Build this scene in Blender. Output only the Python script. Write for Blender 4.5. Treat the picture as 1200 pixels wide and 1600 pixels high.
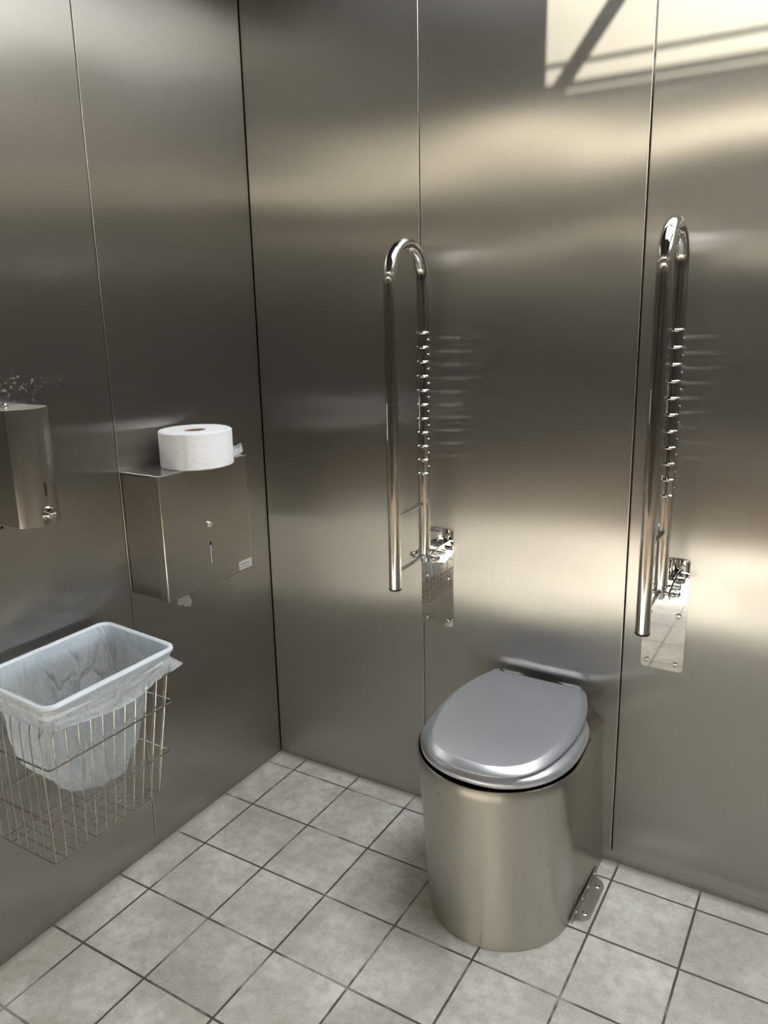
import bpy, bmesh, math, random
from mathutils import Vector, Matrix, noise

random.seed(7)
for o in list(bpy.data.objects):
    bpy.data.objects.remove(o)
scene = bpy.context.scene
C = scene.collection
PI = math.pi

# ------------------------------------------------------------------ camera
cam_data = bpy.data.cameras.new('camera')
cam = bpy.data.objects.new('camera', cam_data)
C.objects.link(cam)
RT = Vector((0.8574168, 0.5141928, -0.0210283))
UP = Vector((-0.1039370, 0.2130452, 0.9714983))
FW = Vector((-0.5040174, 0.8307933, -0.2361122))
M = Matrix((RT, UP, -FW)).transposed().to_4x4()
M.translation = Vector((1.51211, -1.80268, 1.41113))
cam.matrix_world = M
cam_data.sensor_fit = 'VERTICAL'
cam_data.sensor_height = 36.0
cam_data.lens = 1226.6 * 36.0 / 1600.0
cam_data.shift_y = -20.0 / 1600.0
cam_data.clip_start = 0.02
scene.camera = cam

# ------------------------------------------------------------------ world, sun, exposure
world = bpy.data.worlds.new('sky')
scene.world = world
world.use_nodes = True
wn = world.node_tree
wn.nodes.clear()
w_out = wn.nodes.new('ShaderNodeOutputWorld')
w_bg = wn.nodes.new('ShaderNodeBackground')
w_tc = wn.nodes.new('ShaderNodeTexCoord')
w_sep = wn.nodes.new('ShaderNodeSeparateXYZ')
w_ramp = wn.nodes.new('ShaderNodeValToRGB')
wn.links.new(w_tc.outputs['Generated'], w_sep.inputs[0])
wn.links.new(w_sep.outputs['Z'], w_ramp.inputs[0])
wn.links.new(w_ramp.outputs[0], w_bg.inputs[0])
wn.links.new(w_bg.outputs[0], w_out.inputs[0])
cr = w_ramp.color_ramp
cr.elements[0].position = 0.0
cr.elements[0].color = (0.10, 0.09, 0.07, 1)
cr.elements[1].position = 1.0
cr.elements[1].color = (0.92, 0.96, 1.0, 1)
e = cr.elements.new(0.03); e.color = (0.42, 0.36, 0.27, 1)
e = cr.elements.new(0.10); e.color = (0.47, 0.42, 0.33, 1)
e = cr.elements.new(0.21); e.color = (0.47, 0.42, 0.33, 1)
e = cr.elements.new(0.28); e.color = (0.34, 0.33, 0.31, 1)
e = cr.elements.new(0.42); e.color = (0.60, 0.62, 0.66, 1)
e = cr.elements.new(0.60); e.color = (1.0, 1.0, 1.0, 1)
w_bg.inputs[1].default_value = 13.0

sun_d = bpy.data.lights.new('sun', 'SUN')
sun_d.energy = 30.0
sun_d.angle = math.radians(0.9)
sun_d.color = (1.0, 0.93, 0.78)
sun = bpy.data.objects.new('sun', sun_d)
C.objects.link(sun)
SUN_DIR = Vector((0.0, 1.0, -0.87)).normalized()
sun.rotation_euler = SUN_DIR.to_track_quat('-Z', 'Y').to_euler()
sun.location = (1.0, -4, 5)

scene.view_settings.view_transform = 'Standard'
scene.view_settings.look = 'None'
scene.view_settings.gamma = 1.0
scene.view_settings.use_curve_mapping = False
scene.view_settings.exposure = 0.36

# room size
XR = 2.10      # right wall
YF = -2.45     # front wall
ZC = 2.45      # underside of ceiling

# ------------------------------------------------------------------ helpers
def new_mat(name):
    m = bpy.data.materials.new(name)
    m.use_nodes = True
    nt = m.node_tree
    b = nt.nodes['Principled BSDF']
    return m, nt, b

def link_obj(name, bm, mat, parent=None, smooth=True, loc=None, angle=35):
    me = bpy.data.meshes.new(name)
    bmesh.ops.recalc_face_normals(bm, faces=bm.faces[:])
    bm.to_mesh(me)
    bm.free()
    mats = mat if isinstance(mat, (list, tuple)) else [mat]
    for mm in mats:
        me.materials.append(mm)
    if smooth:
        for p in me.polygons:
            p.use_smooth = True
        me.set_sharp_from_angle(angle=math.radians(angle))
    o = bpy.data.objects.new(name, me)
    C.objects.link(o)
    if loc is not None:
        o.location = loc
    if parent is not None:
        o.parent = parent
    return o

def empty(name, label, cat, loc=(0, 0, 0), group=None):
    o = bpy.data.objects.new(name, None)
    o.empty_display_size = 0.05
    C.objects.link(o)
    o.location = loc
    tag(o, label, cat, group)
    return o

def tag(o, label=None, cat=None, group=None, kind=None):
    if label: o['label'] = label
    if cat: o['category'] = cat
    if group: o['group'] = group
    if kind: o['kind'] = kind
    return o

def box(bm, lo, hi, bevel=0.0, seg=2, mi=0):
    vs = []
    for x in (lo[0], hi[0]):
        for y in (lo[1], hi[1]):
            for z in (lo[2], hi[2]):
                vs.append(bm.verts.new((x, y, z)))
    q = [(0, 1, 3, 2), (4, 6, 7, 5), (0, 4, 5, 1), (2, 3, 7, 6), (0, 2, 6, 4), (1, 5, 7, 3)]
    fs = [bm.faces.new([vs[i] for i in f]) for f in q]
    for f in fs: f.material_index = mi
    if bevel > 0:
        es = list({e for f in fs for e in f.edges})
        r = bmesh.ops.bevel(bm, geom=es, offset=bevel, segments=seg, profile=0.5, affect='EDGES')
        for f in r['faces']: f.material_index = mi
    return fs

def prism(bm, pts, axis, a, b, bevel=0.0, seg=2, mi=0):
    """polygon pts (2D) extruded along axis from a to b"""
    def v3(p, t):
        if axis == 0: return (t, p[0], p[1])
        if axis == 1: return (p[0], t, p[1])
        return (p[0], p[1], t)
    v0 = [bm.verts.new(v3(p, a)) for p in pts]
    v1 = [bm.verts.new(v3(p, b)) for p in pts]
    n = len(pts)
    fs = [bm.faces.new(v0), bm.faces.new(v1[::-1])]
    side = []
    for i in range(n):
        side.append(bm.faces.new([v0[i], v1[i], v1[(i + 1) % n], v0[(i + 1) % n]]))
    for f in fs + side: f.material_index = mi
    if bevel > 0:
        es = list({e for f in fs for e in f.edges})
        r = bmesh.ops.bevel(bm, geom=es, offset=bevel, segments=seg, profile=0.5, affect='EDGES')
        for f in r['faces']: f.material_index = mi
    return fs + side

def sweep(bm, path, r, n=12, closed=False, caps=True, mi=0):
    """tube along a list of points; r a number or a list"""
    P = [Vector(p) for p in path]
    m = len(P)
    def tang(i):
        if closed:
            return (P[(i + 1) % m] - P[i - 1]).normalized()
        if i == 0: return (P[1] - P[0]).normalized()
        if i == m - 1: return (P[-1] - P[-2]).normalized()
        return ((P[i + 1] - P[i]).normalized() + (P[i] - P[i - 1]).normalized()).normalized()
    t = tang(0)
    up = Vector((0, 0, 1)) if abs(t.z) < 0.9 else Vector((1, 0, 0))
    u = (up - t * up.dot(t)).normalized()
    rings = []
    for i in range(m):
        t2 = tang(i)
        q = t.rotation_difference(t2)
        u = q @ u
        u = (u - t2 * u.dot(t2)).normalized()
        t = t2
        w = t.cross(u)
        rr = r[i] if isinstance(r, (list, tuple)) else r
        rings.append([bm.verts.new(P[i] + (u * math.cos(2 * PI * k / n) + w * math.sin(2 * PI * k / n)) * rr) for k in range(n)])
    cnt = m if closed else m - 1
    for i in range(cnt):
        a, b = rings[i], rings[(i + 1) % m]
        for k in range(n):
            f = bm.faces.new([a[k], a[(k + 1) % n], b[(k + 1) % n], b[k]])
            f.material_index = mi
    if caps and not closed:
        f = bm.faces.new(rings[0][::-1]); f.material_index = mi
        f = bm.faces.new(rings[-1]); f.material_index = mi
    return rings

def arc_path(pts, rad, seg=6, closed=False):
    """polyline with rounded corners"""
    P = [Vector(p) for p in pts]
    out = []
    n = len(P)
    for i in range(n):
        if not closed and i in (0, n - 1):
            out.append(P[i]); continue
        a, b, c = P[i - 1], P[i], P[(i + 1) % n]
        d1 = (a - b); d2 = (c - b)
        l = min(rad, d1.length * 0.48, d2.length * 0.48)
        p1 = b + d1.normalized() * l
        p2 = b + d2.normalized() * l
        for k in range(seg + 1):
            t = k / seg
            out.append(p1 * (1 - t) ** 2 + b * 2 * t * (1 - t) + p2 * t * t)
    return out

def lathe(bm, prof, center, axis, n=32, mi=0):
    """prof: list of (radius, along)"""
    A = Vector(axis).normalized()
    up = Vector((0, 0, 1)) if abs(A.z) < 0.9 else Vector((1, 0, 0))
    u = A.cross(up).normalized(); w = A.cross(u)
    c = Vector(center)
    rings = []
    for (r, h) in prof:
        if r <= 1e-7:
            rings.append([bm.verts.new(c + A * h)])
        else:
            rings.append([bm.verts.new(c + A * h + (u * math.cos(2 * PI * k / n) + w * math.sin(2 * PI * k / n)) * r) for k in range(n)])
    for a, b in zip(rings, rings[1:]):
        for k in range(n):
            k2 = (k + 1) % n
            if len(a) == 1 and len(b) == 1: continue
            if len(a) == 1: vs = [a[0], b[k2], b[k]]
            elif len(b) == 1: vs = [a[k], a[k2], b[0]]
            else: vs = [a[k], a[k2], b[k2], b[k]]
            f = bm.faces.new(vs); f.material_index = mi
    return rings

def loft(bm, rings, closed=True, cap0=False, cap1=False, mi=0):
    R = [[bm.verts.new(p) for p in ring] for ring in rings]
    n = len(R[0])
    for a, b in zip(R, R[1:]):
        for k in range(n if closed else n - 1):
            f = bm.faces.new([a[k], a[(k + 1) % n], b[(k + 1) % n], b[k]])
            f.material_index = mi
    if cap0: bm.faces.new(R[0][::-1]).material_index = mi
    if cap1: bm.faces.new(R[-1]).material_index = mi
    return R

def uv_by(bm, fn):
    uv = bm.loops.layers.uv.verify()
    for f in bm.faces:
        for l in f.loops:
            l[uv].uv = fn(l.vert.co, f)

# ------------------------------------------------------------------ materials
def ramp(nt, src, p0, p1, c0=(0, 0, 0, 1), c1=(1, 1, 1, 1)):
    r = nt.nodes.new('ShaderNodeValToRGB')
    r.color_ramp.elements[0].position = p0
    r.color_ramp.elements[1].position = p1
    r.color_ramp.elements[0].color = c0
    r.color_ramp.elements[1].color = c1
    nt.links.new(src, r.inputs[0])
    return r.outputs[0]

def math_node(nt, op, a, b=None, c=None, clamp=False):
    n = nt.nodes.new('ShaderNodeMath'); n.operation = op; n.use_clamp = clamp
    for i, v in enumerate((a, b, c)):
        if v is None: continue
        if isinstance(v, (int, float)): n.inputs[i].default_value = v
        else: nt.links.new(v, n.inputs[i])
    return n.outputs[0]

def noise_node(nt, vec, scale, detail=2.0, rough=0.5, map_scale=None):
    n = nt.nodes.new('ShaderNodeTexNoise')
    n.inputs['Scale'].default_value = scale
    n.inputs['Detail'].default_value = detail
    n.inputs['Roughness'].default_value = rough
    if map_scale:
        mp = nt.nodes.new('ShaderNodeMapping')
        mp.inputs['Scale'].default_value = map_scale
        nt.links.new(vec, mp.inputs[0]); vec = mp.outputs[0]
    nt.links.new(vec, n.inputs['Vector'])
    return n.outputs['Fac']

def brushed(name, base, rough, aniso, gs=0.05, broad=0.0, haze=0.0, warp=0.0, warp_scale=(1, 1, 1), grain=True, uvt=True, scuffs=(), hazecol=(0.75, 0.72, 0.66), rvar=0.05):
    """brushed stainless steel: grain runs vertically, highlights spread sideways"""
    m, nt, b = new_mat(name)
    b.inputs['Metallic'].default_value = 1.0
    b.inputs['Base Color'].default_value = (*base, 1)
    b.inputs['Anisotropic'].default_value = aniso
    tc = nt.nodes.new('ShaderNodeTexCoord')
    obj = tc.outputs['Object']
    g1 = noise_node(nt, obj, 1.0, 2, 0.6, (420, 420, 9)) 
    g2 = noise_node(nt, obj, 6.0, 3, 0.6)
    # roughness: fine vertical grain and broad smears
    r = math_node(nt, 'MULTIPLY_ADD', g1, 0.06, rough - 0.03)
    r = math_node(nt, 'MULTIPLY_ADD', g2, rvar, r)
    nt.links.new(r, b.inputs['Roughness'])
    mix = nt.nodes.new('ShaderNodeMix'); mix.data_type = 'RGBA'
    mix.inputs[6].default_value = (*[c * 0.93 for c in base], 1)
    mix.inputs[7].default_value = (*[min(1, c * 1.06) for c in base], 1)
    nt.links.new(g1, mix.inputs[0])
    nt.links.new(mix.outputs[2], b.inputs['Base Color'])
    if uvt:
        tg = nt.nodes.new('ShaderNodeTangent'); tg.direction_type = 'UV_MAP'
        nt.links.new(tg.outputs[0], b.inputs['Tangent'])
    nrm = None
    if warp > 0:
        wv = noise_node(nt, obj, 1.0, 1.0, 0.4, warp_scale)
        bp = nt.nodes.new('ShaderNodeBump')
        bp.inputs['Strength'].default_value = 1.0
        bp.inputs['Distance'].default_value = warp
        nt.links.new(wv, bp.inputs['Height'])
        nrm = bp.outputs[0]
    if grain:
        bp2 = nt.nodes.new('ShaderNodeBump')
        bp2.inputs['Strength'].default_value = gs
        bp2.inputs['Distance'].default_value = 0.0004
        nt.links.new(g1, bp2.inputs['Height'])
        if nrm is not None: nt.links.new(nrm, bp2.inputs['Normal'])
        nrm = bp2.outputs[0]
    if nrm is not None:
        nt.links.new(nrm, b.inputs['Normal'])
    out = nt.nodes['Material Output']
    if haze > 0:
        # a thin scattering film of fine scratches and dust, plus worn specks
        d = nt.nodes.new('ShaderNodeBsdfDiffuse')
        d.inputs[0].default_value = (*hazecol, 1)
        fac = math_node(nt, 'MULTIPLY_ADD', g2, haze * 0.5, haze * 0.75)
        for (cx, cy, cz, rx, ry, rz, thr, sc) in scuffs:
            mp = nt.nodes.new('ShaderNodeMapping'); mp.vector_type = 'TEXTURE'
            mp.inputs['Location'].default_value = (cx, cy, cz)
            mp.inputs['Scale'].default_value = (rx, ry, rz)
            nt.links.new(obj, mp.inputs[0])
            ln = nt.nodes.new('ShaderNodeVectorMath'); ln.operation = 'LENGTH'
            nt.links.new(mp.outputs[0], ln.inputs[0])
            fall = math_node(nt, 'SUBTRACT', 1.0, ln.outputs['Value'], clamp=True)
            sp = noise_node(nt, obj, sc, 2.0, 0.7)
            t2 = math_node(nt, 'MULTIPLY_ADD', fall, -0.16, thr)
            hit = math_node(nt, 'GREATER_THAN', sp, t2)
            hit = math_node(nt, 'MULTIPLY', hit, math_node(nt, 'GREATER_THAN', fall, 0.02))
            fac = math_node(nt, 'MULTIPLY_ADD', hit, 0.28, fac, clamp=True)
        ms = nt.nodes.new('ShaderNodeMixShader')
        nt.links.new(fac, ms.inputs[0])
        src = b.outputs[0]
        if broad > 0:
            gl = nt.nodes.new('ShaderNodeBsdfGlossy')
            gl.inputs['Color'].default_value = (0.80, 0.78, 0.72, 1)
            gl.inputs['Roughness'].default_value = 0.45
            mb = nt.nodes.new('ShaderNodeMixShader'); mb.inputs[0].default_value = broad
            nt.links.new(src, mb.inputs[1]); nt.links.new(gl.outputs[0], mb.inputs[2])
            src = mb.outputs[0]
        nt.links.new(src, ms.inputs[1])
        nt.links.new(d.outputs[0], ms.inputs[2])
        nt.links.new(ms.outputs[0], out.inputs[0])
    return m

STEEL = (0.385, 0.375, 0.352)
m_wall_back = brushed('brushed steel panel', STEEL, 0.285, 1.0, gs=0.12, broad=0.07, haze=0.018, warp=0.020, warp_scale=(1.1, 1.1, 2.1),
                      scuffs=((1.12, 0, 1.83, 0.26, 1, 0.035, 0.72, 330), (1.06, 0, 1.62, 0.22, 1, 0.03, 0.74, 330),
                              (0.93, 0, 1.68, 0.035, 1, 0.14, 0.74, 330)))
m_wall_left = brushed('brushed steel side panel', STEEL, 0.285, 1.0, gs=0.12, broad=0.035, haze=0.014, warp=0.018, warp_scale=(1.1, 1.1, 2.0),
                      scuffs=((0, -0.66, 1.50, 1, 0.10, 0.05, 0.74, 300), (0, -0.80, 1.27, 1, 0.2, 0.05, 0.71, 120)))
m_steel_box = brushed('brushed steel sheet', (0.37, 0.355, 0.32), 0.31, 0.80, gs=0.0, haze=0.03)
m_bowl = brushed('brushed steel shell', (0.52, 0.495, 0.445), 0.25, 0.90, haze=0.02, rvar=0.10)
m_lid = brushed('satin cast aluminium', (0.74, 0.76, 0.80), 0.26, 0.0, haze=0.26, grain=False, uvt=False, hazecol=(0.62, 0.64, 0.68), rvar=0.12)

def metal(name, base, rough):
    m, nt, b = new_mat(name)
    b.inputs['Metallic'].default_value = 1.0
    b.inputs['Base Color'].default_value = (*base, 1)
    tc = nt.nodes.new('ShaderNodeTexCoord')
    g = noise_node(nt, tc.outputs['Object'], 40.0, 2, 0.6)
    r = math_node(nt, 'MULTIPLY_ADD', g, rough * 0.4, rough * 0.8)
    nt.links.new(r, b.inputs['Roughness'])
    return m

m_chrome = metal('polished stainless steel', (0.74, 0.72, 0.69), 0.06)
m_mirror = metal('mirror polished plate', (0.76, 0.74, 0.70), 0.035)
m_wire = metal('steel wire', (0.50, 0.46, 0.42), 0.22)
m_screw = metal('screw steel', (0.62, 0.60, 0.56), 0.22)
m_satin = metal('satin steel bracket', (0.40, 0.385, 0.35), 0.55)
m_edge_glint = metal('steel with painted edge glint', (0.80, 0.78, 0.73), 0.25)  # paler steel that paints bright edges and the dispenser's bright top

def plain(name, col, rough, var=0.0, scale=20, spec=0.5):
    m, nt, b = new_mat(name)
    b.inputs['Roughness'].default_value = rough
    b.inputs['Specular IOR Level'].default_value = spec
    tc = nt.nodes.new('ShaderNodeTexCoord')
    g = noise_node(nt, tc.outputs['Object'], scale, 3, 0.6)
    c = ramp(nt, g, 0.3, 0.7, (*[x * (1 - var) for x in col], 1), (*[min(1, x * (1 + var)) for x in col], 1))
    nt.links.new(c, b.inputs['Base Color'])
    return m

m_black = plain('black rubber', (0.012, 0.012, 0.012), 0.55, 0.1)
m_gap = plain('dark joint and bowl shade', (0.02, 0.019, 0.017), 0.8, 0.1)
m_ceiling = plain('dark grey ceiling board', (0.022, 0.026, 0.032), 0.6, 0.1, 6)
m_beam = plain('grey painted roof bar', (0.30, 0.30, 0.29), 0.5, 0.05)
m_card = plain('brown cardboard core', (0.36, 0.20, 0.11), 0.9, 0.15, 60)
m_label = plain('pale metal label', (0.66, 0.65, 0.63), 0.4, 0.05)
m_ink = plain('dark print', (0.05, 0.05, 0.05), 0.6, 0.05)
m_white_ink = plain('white print', (0.75, 0.75, 0.75), 0.5, 0.03)

# toilet paper
m_paper, nt, b = new_mat('white tissue paper')
b.inputs['Base Color'].default_value = (0.91, 0.92, 0.94, 1)
b.inputs['Roughness'].default_value = 0.9
b.inputs['Specular IOR Level'].default_value = 0.1
tc = nt.nodes.new('ShaderNodeTexCoord')
g = noise_node(nt, tc.outputs['Object'], 1.0, 4, 0.55, (45, 45, 90))
bp = nt.nodes.new('ShaderNodeBump'); bp.inputs['Strength'].default_value = 0.5; bp.inputs['Distance'].default_value = 0.003
nt.links.new(g, bp.inputs['Height']); nt.links.new(bp.outputs[0], b.inputs['Normal'])

# thin plastic bag
m_bag, nt, b = new_mat('translucent white plastic film')
out = nt.nodes['Material Output']
b.inputs['Base Color'].default_value = (0.90, 0.96, 1.0, 1)
b.inputs['Roughness'].default_value = 0.2
b.inputs['Specular IOR Level'].default_value = 0.6
tc = nt.nodes.new('ShaderNodeTexCoord')
g = noise_node(nt, tc.outputs['Object'], 1.0, 4, 0.6, (14, 14, 7))
vo = nt.nodes.new('ShaderNodeTexVoronoi'); vo.feature = 'DISTANCE_TO_EDGE'; vo.inputs['Scale'].default_value = 1.0
mpv = nt.nodes.new('ShaderNodeMapping'); mpv.inputs['Scale'].default_value = (20, 15, 7)
nzv = nt.nodes.new('ShaderNodeTexNoise'); nzv.inputs['Scale'].default_value = 6.0
nt.links.new(tc.outputs['Object'], nzv.inputs['Vector'])
adv = nt.nodes.new('ShaderNodeVectorMath'); adv.operation = 'MULTIPLY_ADD'
adv.inputs[1].default_value = (0.12, 0.12, 0.12)
nt.links.new(nzv.outputs['Color'], adv.inputs[0]); nt.links.new(tc.outputs['Object'], adv.inputs[2])
nt.links.new(adv.outputs[0], mpv.inputs[0]); nt.links.new(mpv.outputs[0], vo.inputs['Vector'])
cz = ramp(nt, vo.outputs['Distance'], 0.0, 0.10)
gh = math_node(nt, 'MULTIPLY_ADD', cz, 0.10, g)
bp = nt.nodes.new('ShaderNodeBump'); bp.inputs['Strength'].default_value = 1.0; bp.inputs['Distance'].default_value = 0.045
nt.links.new(gh, bp.inputs['Height']); nt.links.new(bp.outputs[0], b.inputs['Normal'])
tl = nt.nodes.new('ShaderNodeBsdfTranslucent'); tl.inputs[0].default_value = (0.88, 0.95, 1.0, 1)
tp = nt.nodes.new('ShaderNodeBsdfTransparent'); tp.inputs[0].default_value = (0.97, 0.98, 1.0, 1)
mx1 = nt.nodes.new('ShaderNodeMixShader'); mx1.inputs[0].default_value = 0.45
mx2 = nt.nodes.new('ShaderNodeMixShader'); mx2.inputs[0].default_value = 0.30
nt.links.new(b.outputs[0], mx1.inputs[1]); nt.links.new(tl.outputs[0], mx1.inputs[2])
nt.links.new(mx1.outputs[0], mx2.inputs[1]); nt.links.new(tp.outputs[0], mx2.inputs[2])
nt.links.new(mx2.outputs[0], out.inputs[0])

m_plastic, nt, b = new_mat('white plastic rim')
b.inputs['Base Color'].default_value = (0.84, 0.91, 0.97, 1)
b.inputs['Roughness'].default_value = 0.3
b.inputs['Subsurface Weight'].default_value = 0.15
b.inputs['Subsurface Radius'].default_value = (0.02, 0.02, 0.02)

# floor tiles
TX0, TY0, TP = 0.1067, -0.0699, 0.2
m_floor, nt, b = new_mat('speckled grey floor tile')
tc = nt.nodes.new('ShaderNodeTexCoord')
obj = tc.outputs['Object']
sp = nt.nodes.new('ShaderNodeSeparateXYZ'); nt.links.new(obj, sp.inputs[0])
wob = noise_node(nt, obj, 30.0, 2, 0.5)
wobv = math_node(nt, 'MULTIPLY_ADD', wob, 0.0016, -0.0008)
def grid_dist(co, off):
    a = math_node(nt, 'SUBTRACT', co, off)
    a = math_node(nt, 'ADD', a, wobv)
    a = math_node(nt, 'DIVIDE', a, TP)
    a = math_node(nt, 'SUBTRACT', a, 0.5)
    fr = math_node(nt, 'FRACT', a)
    d = math_node(nt, 'SUBTRACT', fr, 0.5)
    d = math_node(nt, 'ABSOLUTE', d)
    return math_node(nt, 'MULTIPLY', d, TP)        # distance to nearest joint
dx = grid_dist(sp.outputs[0], TX0)
dy = grid_dist(sp.outputs[1], TY0)
dmin = math_node(nt, 'MINIMUM', dx, dy)
joint = ramp(nt, math_node(nt, 'MULTIPLY', dmin, 100.0), 0.23, 0.31, (1, 1, 1, 1), (0, 0, 0, 1))
tsx = math_node(nt, 'FLOOR', math_node(nt, 'DIVIDE', math_node(nt, 'SUBTRACT', sp.outputs[0], TX0), TP))
tsy = math_node(nt, 'FLOOR', math_node(nt, 'DIVIDE', math_node(nt, 'SUBTRACT', sp.outputs[1], TY0), TP))
cmb = nt.nodes.new('ShaderNodeCombineXYZ'); nt.links.new(tsx, cmb.inputs[0]); nt.links.new(tsy, cmb.inputs[1])
wnz = nt.nodes.new('ShaderNodeTexWhiteNoise'); wnz.noise_dimensions = '2D'; nt.links.new(cmb.outputs[0], wnz.inputs['Vector'])
fine = noise_node(nt, obj, 420.0, 3, 0.8)
mid = noise_node(nt, obj, 34.0, 6, 0.68)
big = noise_node(nt, obj, 5.5, 5, 0.6)
base = ramp(nt, fine, 0.32, 0.68, (0.31, 0.295, 0.26, 1), (0.72, 0.70, 0.645, 1))
def mixc(fac, a, bcol, blend='MIX'):
    n = nt.nodes.new('ShaderNodeMix'); n.data_type = 'RGBA'; n.blend_type = blend
    if isinstance(fac, (int, float)): n.inputs[0].default_value = fac
    else: nt.links.new(fac, n.inputs[0])
    for i, v in ((6, a), (7, bcol)):
        if isinstance(v, tuple): n.inputs[i].default_value = v
        else: nt.links.new(v, n.inputs[i])
    return n.outputs[2]
c1 = mixc(ramp(nt, big, 0.42, 0.62), base, (0.76, 0.75, 0.71, 1))       # chalky bloom patches
n_ = c1.node.inputs[0]
c1b = mixc(0.75, base, c1)
c2 = mixc(math_node(nt, 'MULTIPLY', ramp(nt, mid, 0.44, 0.66), 0.48), c1b, (0.34, 0.31, 0.26, 1))  # brownish soil
tv = math_node(nt, 'MULTIPLY_ADD', wnz.outputs['Value'], 0.14, 0.90)
hsv = nt.nodes.new('ShaderNodeHueSaturation'); nt.links.new(c2, hsv.inputs['Color']); nt.links.new(tv, hsv.inputs['Value'])
# grout: dark, in places filled pale with lime
gn = noise_node(nt, obj, 3.6, 4, 0.65)
gfill = ramp(nt, gn, 0.52, 0.60)
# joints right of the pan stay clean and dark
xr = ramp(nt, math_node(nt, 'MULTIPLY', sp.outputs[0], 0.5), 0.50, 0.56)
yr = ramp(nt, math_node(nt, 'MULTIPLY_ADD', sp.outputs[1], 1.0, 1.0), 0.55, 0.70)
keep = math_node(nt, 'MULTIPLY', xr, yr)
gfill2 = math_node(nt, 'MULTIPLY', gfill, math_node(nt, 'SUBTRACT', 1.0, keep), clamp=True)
gcol = mixc(math_node(nt, 'MULTIPLY', gfill2, 0.8), (0.085, 0.078, 0.072, 1), (0.36, 0.34, 0.31, 1))
c3 = mixc(joint, hsv.outputs[0], gcol)
# grime along the wall bases, and a broken white sealant line at the back wall right of the pan
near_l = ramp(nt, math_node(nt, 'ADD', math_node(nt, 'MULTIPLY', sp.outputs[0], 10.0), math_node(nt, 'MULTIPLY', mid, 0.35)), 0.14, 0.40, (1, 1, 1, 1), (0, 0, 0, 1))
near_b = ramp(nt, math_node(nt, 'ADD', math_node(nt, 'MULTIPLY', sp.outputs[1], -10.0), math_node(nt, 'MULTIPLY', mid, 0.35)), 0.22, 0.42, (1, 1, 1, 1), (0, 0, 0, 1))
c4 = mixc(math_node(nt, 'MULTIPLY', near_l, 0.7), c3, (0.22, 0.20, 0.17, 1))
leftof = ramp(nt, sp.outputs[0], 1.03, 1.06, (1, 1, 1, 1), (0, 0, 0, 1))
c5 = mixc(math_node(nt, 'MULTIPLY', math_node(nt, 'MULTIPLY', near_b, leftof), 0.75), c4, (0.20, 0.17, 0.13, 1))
seal = ramp(nt, math_node(nt, 'ADD', math_node(nt, 'MULTIPLY', sp.outputs[1], -100.0), math_node(nt, 'MULTIPLY', mid, 0.9)), 0.95, 1.1, (1, 1, 1, 1), (0, 0, 0, 1))
seal = math_node(nt, 'MULTIPLY', seal, math_node(nt, 'SUBTRACT', 1.0, leftof))
c6 = mixc(math_node(nt, 'MULTIPLY', seal, 0.85), c5, (0.80, 0.79, 0.75, 1))
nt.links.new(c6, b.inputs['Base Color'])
rr = math_node(nt, 'MULTIPLY_ADD', fine, 0.25, 0.42)
nt.links.new(rr, b.inputs['Roughness'])
b.inputs['Specular IOR Level'].default_value = 0.4
hgt = math_node(nt, 'SUBTRACT', math_node(nt, 'MULTIPLY', fine, 0.15), joint)
bp = nt.nodes.new('ShaderNodeBump'); bp.inputs['Strength'].default_value = 0.5; bp.inputs['Distance'].default_value = 0.0012
nt.links.new(hgt, bp.inputs['Height']); nt.links.new(bp.outputs[0], b.inputs['Normal'])

# ------------------------------------------------------------------ room shell
bm = bmesh.new()
box(bm, (-0.02, YF - 0.02, -0.05), (XR + 0.02, 0.02, 0.0))
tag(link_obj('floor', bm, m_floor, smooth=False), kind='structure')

def uv_wall_back(co, f): return (co.x / 3.0, co.z / 3.0)
def uv_wall_side(co, f): return (co.y / 3.0 + 1, co.z / 3.0)

def panel_wall(name, axis, spans, at, inward, mat, ztop, zfold=0.030, z0=0.0):
    """steel sheets with narrow joints; the joints stop at the folded foot of the wall"""
    bm = bmesh.new()
    t = 0.012
    def add(lo, hi, z0, z1, bev, mi):
        if axis == 1:   # wall in the xz plane
            y0, y1 = sorted((at, at - inward * t))
            if mi == 1: y0, y1 = sorted((at - inward * 0.010, at - inward * 0.03))
            box(bm, (lo, y0, z0), (hi, y1, z1), bev, 2, mi)
        else:
            x0, x1 = sorted((at, at - inward * t))
            if mi == 1: x0, x1 = sorted((at - inward * 0.010, at - inward * 0.03))
            box(bm, (x0, lo, z0), (x1, hi, z1), bev, 2, mi)
    for (a, b_) in spans:
        add(a, b_, zfold, ztop, 0.0012, 0)
    lo = min(a for a, b_ in spans); hi = max(b_ for a, b_ in spans)
    for (a, b_) in spans[:-1] if axis == 1 else spans[:0]:
        y0, y1 = sorted((at + inward * 0.0007, at - inward * 0.008))
        box(bm, (b_ - 0.0004, y0, zfold), (b_ + 0.0016, y1, ztop), 0.0004, 1, 2)  # raised lip, paler so the joint edge's glint is painted in
    for (a, b_) in spans[:1] if axis == 0 else []:
        x0, x1 = sorted((at + inward * 0.0007, at - inward * 0.008))
        box(bm, (x0, b_ + 0.0014, zfold), (x1, b_ + 0.0034, ztop), 0.0004, 1, 2)  # same lip with painted glint on the side wall
    add(lo, hi, z0, zfold + 0.0004, 0.0, 0)
    add(lo, hi, z0, ztop, 0.0, 1)
    uv_by(bm, uv_wall_back if axis == 1 else uv_wall_side)
    o = link_obj(name, bm, [mat, m_gap, m_edge_glint], smooth=True, angle=15)
    return tag(o, kind='structure')

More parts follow.
